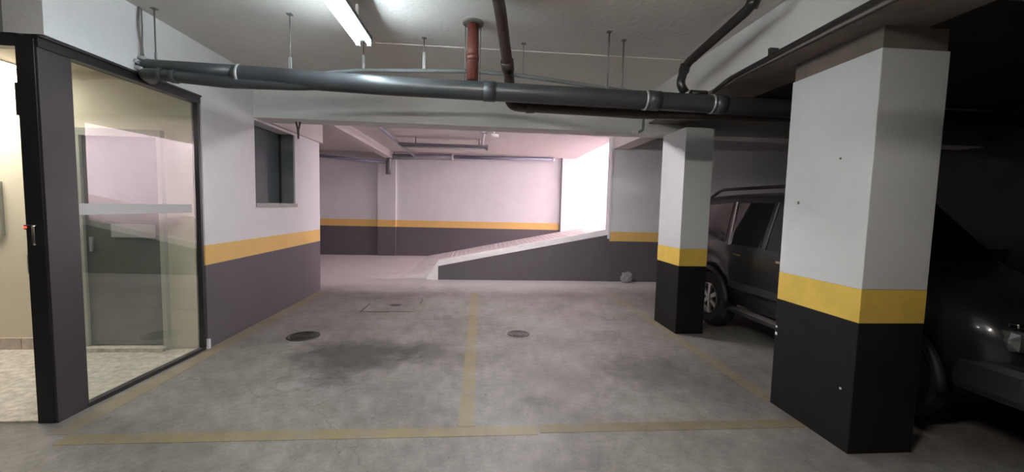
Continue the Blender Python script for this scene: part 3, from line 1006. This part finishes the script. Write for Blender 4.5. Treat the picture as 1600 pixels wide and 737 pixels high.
for s in (-1, 1):
    side_panel('front_side_window', [(1.42, 0.08), (2.02, 0.08), (2.02, 0.90), (1.78, 0.90)], M_carglass, s)
    side_panel('rear_side_window', [(2.12, 0.08), (2.62, 0.08), (2.70, 0.90), (2.12, 0.90)], M_carglass, s)
    side_panel('quarter_window', [(2.76, 0.10), (3.28, 0.10), (3.36, 0.88), (2.82, 0.90)], M_carglass, s)
    side_panel('window_trim', [(2.655, 0.06), (2.685, 0.06), (2.765, 0.92), (2.735, 0.92)], M_alloy, s, 0.009)
    side_panel('window_trim', [(2.035, 0.06), (2.06, 0.06), (2.06, 0.92), (2.035, 0.92)], M_carplastic, s, 0.009)
    sx = CX + s * 0.845
    B(sx - 0.012, sx + 0.012, CY + 2.40, CY + 2.54, 0.985, 1.015, 0.006).build('door_handle', M_chrome, car)
    B(sx - 0.012, sx + 0.012, CY + 1.70, CY + 1.84, 0.985, 1.015, 0.006).build('door_handle', M_chrome, car)
    B(sx - 0.012, sx + 0.010, CY + 1.18, CY + 2.60, 0.60, 0.68, 0.006).build('side_moulding', M_carplastic, car)
    # running board
    st = B(CX + s * 0.80 - 0.06, CX + s * 0.80 + 0.06, CY + 1.18, CY + 2.58, 0.31, 0.36, 0.012).build('running_board', M_carplastic, car)
    B(CX + s * 0.81 - 0.05, CX + s * 0.81 + 0.05, CY + 1.25, CY + 2.52, 0.36, 0.366, 0.002).build('tread', M_steptread, st)
    # roof rail
    rr = MB().tube([(CX + s * 0.60, CY + 1.80, 1.715), (CX + s * 0.60, CY + 1.98, 1.80), (CX + s * 0.60, CY + 3.25, 1.81), (CX + s * 0.60, CY + 3.48, 1.71)], 0.02, 10, 0.1).build('roof_rail', M_carplastic, car)
    # mirror
    mi = B(CX + s * 0.99 - 0.09, CX + s * 0.99 + 0.09, CY + 1.33, CY + 1.43, 1.06, 1.22, 0.025).build('side_mirror', M_carpaint, car)
    B(CX + s * 0.99 - 0.075, CX + s * 0.99 + 0.075, CY + 1.43, CY + 1.436, 1.08, 1.20, 0.002).build('mirror_glass', M_chrome, mi)
    B(min(CX + s * 0.80, CX + s * 0.91), max(CX + s * 0.80, CX + s * 0.91), CY + 1.36, CY + 1.40, 1.07, 1.11).build('mirror_arm', M_carplastic, mi)
    for c in (F_AX, R_AX):
        # arch flare
        ar = MB()
        pts = [(CX + s * 0.845, CY + c + (AR + 0.015) * math.cos(a), 0.36 + (AR + 0.015) * math.sin(a)) for a in [math.radians(q) for q in range(0, 181, 12)]]
        ar.tube(pts, 0.032, 8)
        ar.build('wheel_arch', M_carplastic, car)
        # wheel: turned about the x axis
        wx = CX + s * 0.74
        prof = [(0.0, 0.04), (0.20, 0.05), (0.215, 0.09), (0.30, 0.105), (0.345, 0.09), (0.36, 0.05), (0.36, -0.05), (0.345, -0.09), (0.20, -0.1), (0, -0.1)]
        wm = MB()
        wm.lathe([(r, z) for r, z in prof], (0, 0, 0), 32)
        wm.bm.transform(Matrix.Translation((wx, CY + c, 0.36)) @ Matrix.Rotation(s * math.pi / 2, 4, 'Y'))
        wh = wm.build('wheel', M_rubber, car)
        rm = MB()
        rm.lathe([(0.205, 0.092), (0.195, 0.10), (0.18, 0.06), (0.175, 0.052)], (0, 0, 0), 28)
        rm.lathe([(0.05, 0.05), (0.05, 0.088), (0.03, 0.095), (0, 0.095)], (0, 0, 0), 16)
        for k in range(6):
            a = k * math.pi / 3
            ca, sa = math.cos(a), math.sin(a)
            rm.poly([(0.03 * ca - 0.022 * sa, 0.03 * sa + 0.022 * ca, 0.085), (0.03 * ca + 0.022 * sa, 0.03 * sa - 0.022 * ca, 0.085),
                     (0.19 * ca + 0.03 * sa, 0.19 * sa - 0.03 * ca, 0.08), (0.19 * ca - 0.03 * sa, 0.19 * sa + 0.03 * ca, 0.08)], (0, 0, -0.03))
        rm.bm.transform(Matrix.Translation((wx, CY + c, 0.36)) @ Matrix.Rotation(s * math.pi / 2, 4, 'Y'))
        rm.build('alloy_rim', M_alloy, wh)
    # lamps
    hx = CX + s * 0.655
    hl = B(hx - 0.12, hx + 0.12, CY - 0.015, CY + 0.20, 0.71, 0.85, 0.06).build('headlight', M_headlight, car)
    bw_ = MB().lathe([(0.055, 0), (0.05, 0.012), (0.0, 0.02)], (0, 0, 0), 16)
    bw_.bm.transform(Matrix.Translation((hx, CY - 0.012, 0.78)) @ Matrix.Rotation(math.pi / 2, 4, 'X'))
    bw_.build('lamp_bowl', M_chrome, hl)
    B(CX + s * 0.72 - 0.06, CX + s * 0.72 + 0.06, CY + 3.70, CY + 3.80, 0.78, 1.02, 0.02).build('tail_lamp', M_tail, car)
# windscreen, grille, bumpers, bonnet strip, rear
MB().poly([(CX - 0.66, CY + 1.12, 1.145), (CX + 0.66, CY + 1.12, 1.145), (CX + 0.60, CY + 1.60, 1.635), (CX - 0.60, CY + 1.60, 1.635)], (0, 0.02, -0.02)).build('windscreen', M_carglass, car)
gr = B(CX - 0.52, CX + 0.52, CY - 0.015, CY + 0.05, 0.68, 0.84, 0.01).build('grille', M_carplastic, car)
for z in (0.71, 0.76, 0.81):
    B(CX - 0.50, CX + 0.50, CY - 0.03, CY - 0.014, z - 0.012, z + 0.012, 0.004).build('grille_bar', M_chrome, gr)
B(CX - 0.78, CX + 0.78, CY + 0.0, CY + 0.05, 0.868, 0.895, 0.008).build('bonnet_trim', M_chrome, car)
B(CX - 0.80, CX + 0.80, CY - 0.10, CY + 0.30, 0.40, 0.64, 0.05).build('front_bumper', M_carplastic, car)
B(CX - 0.78, CX + 0.78, CY + 3.60, CY + 3.90, 0.40, 0.62, 0.05).build('rear_bumper', M_carplastic, car)
MB().poly([(CX - 0.60, CY + 3.735, 1.60), (CX + 0.60, CY + 3.735, 1.60), (CX + 0.64, CY + 3.80, 1.14), (CX - 0.64, CY + 3.80, 1.14)], (0, -0.03, 0)).build('rear_window', M_carglass, car)
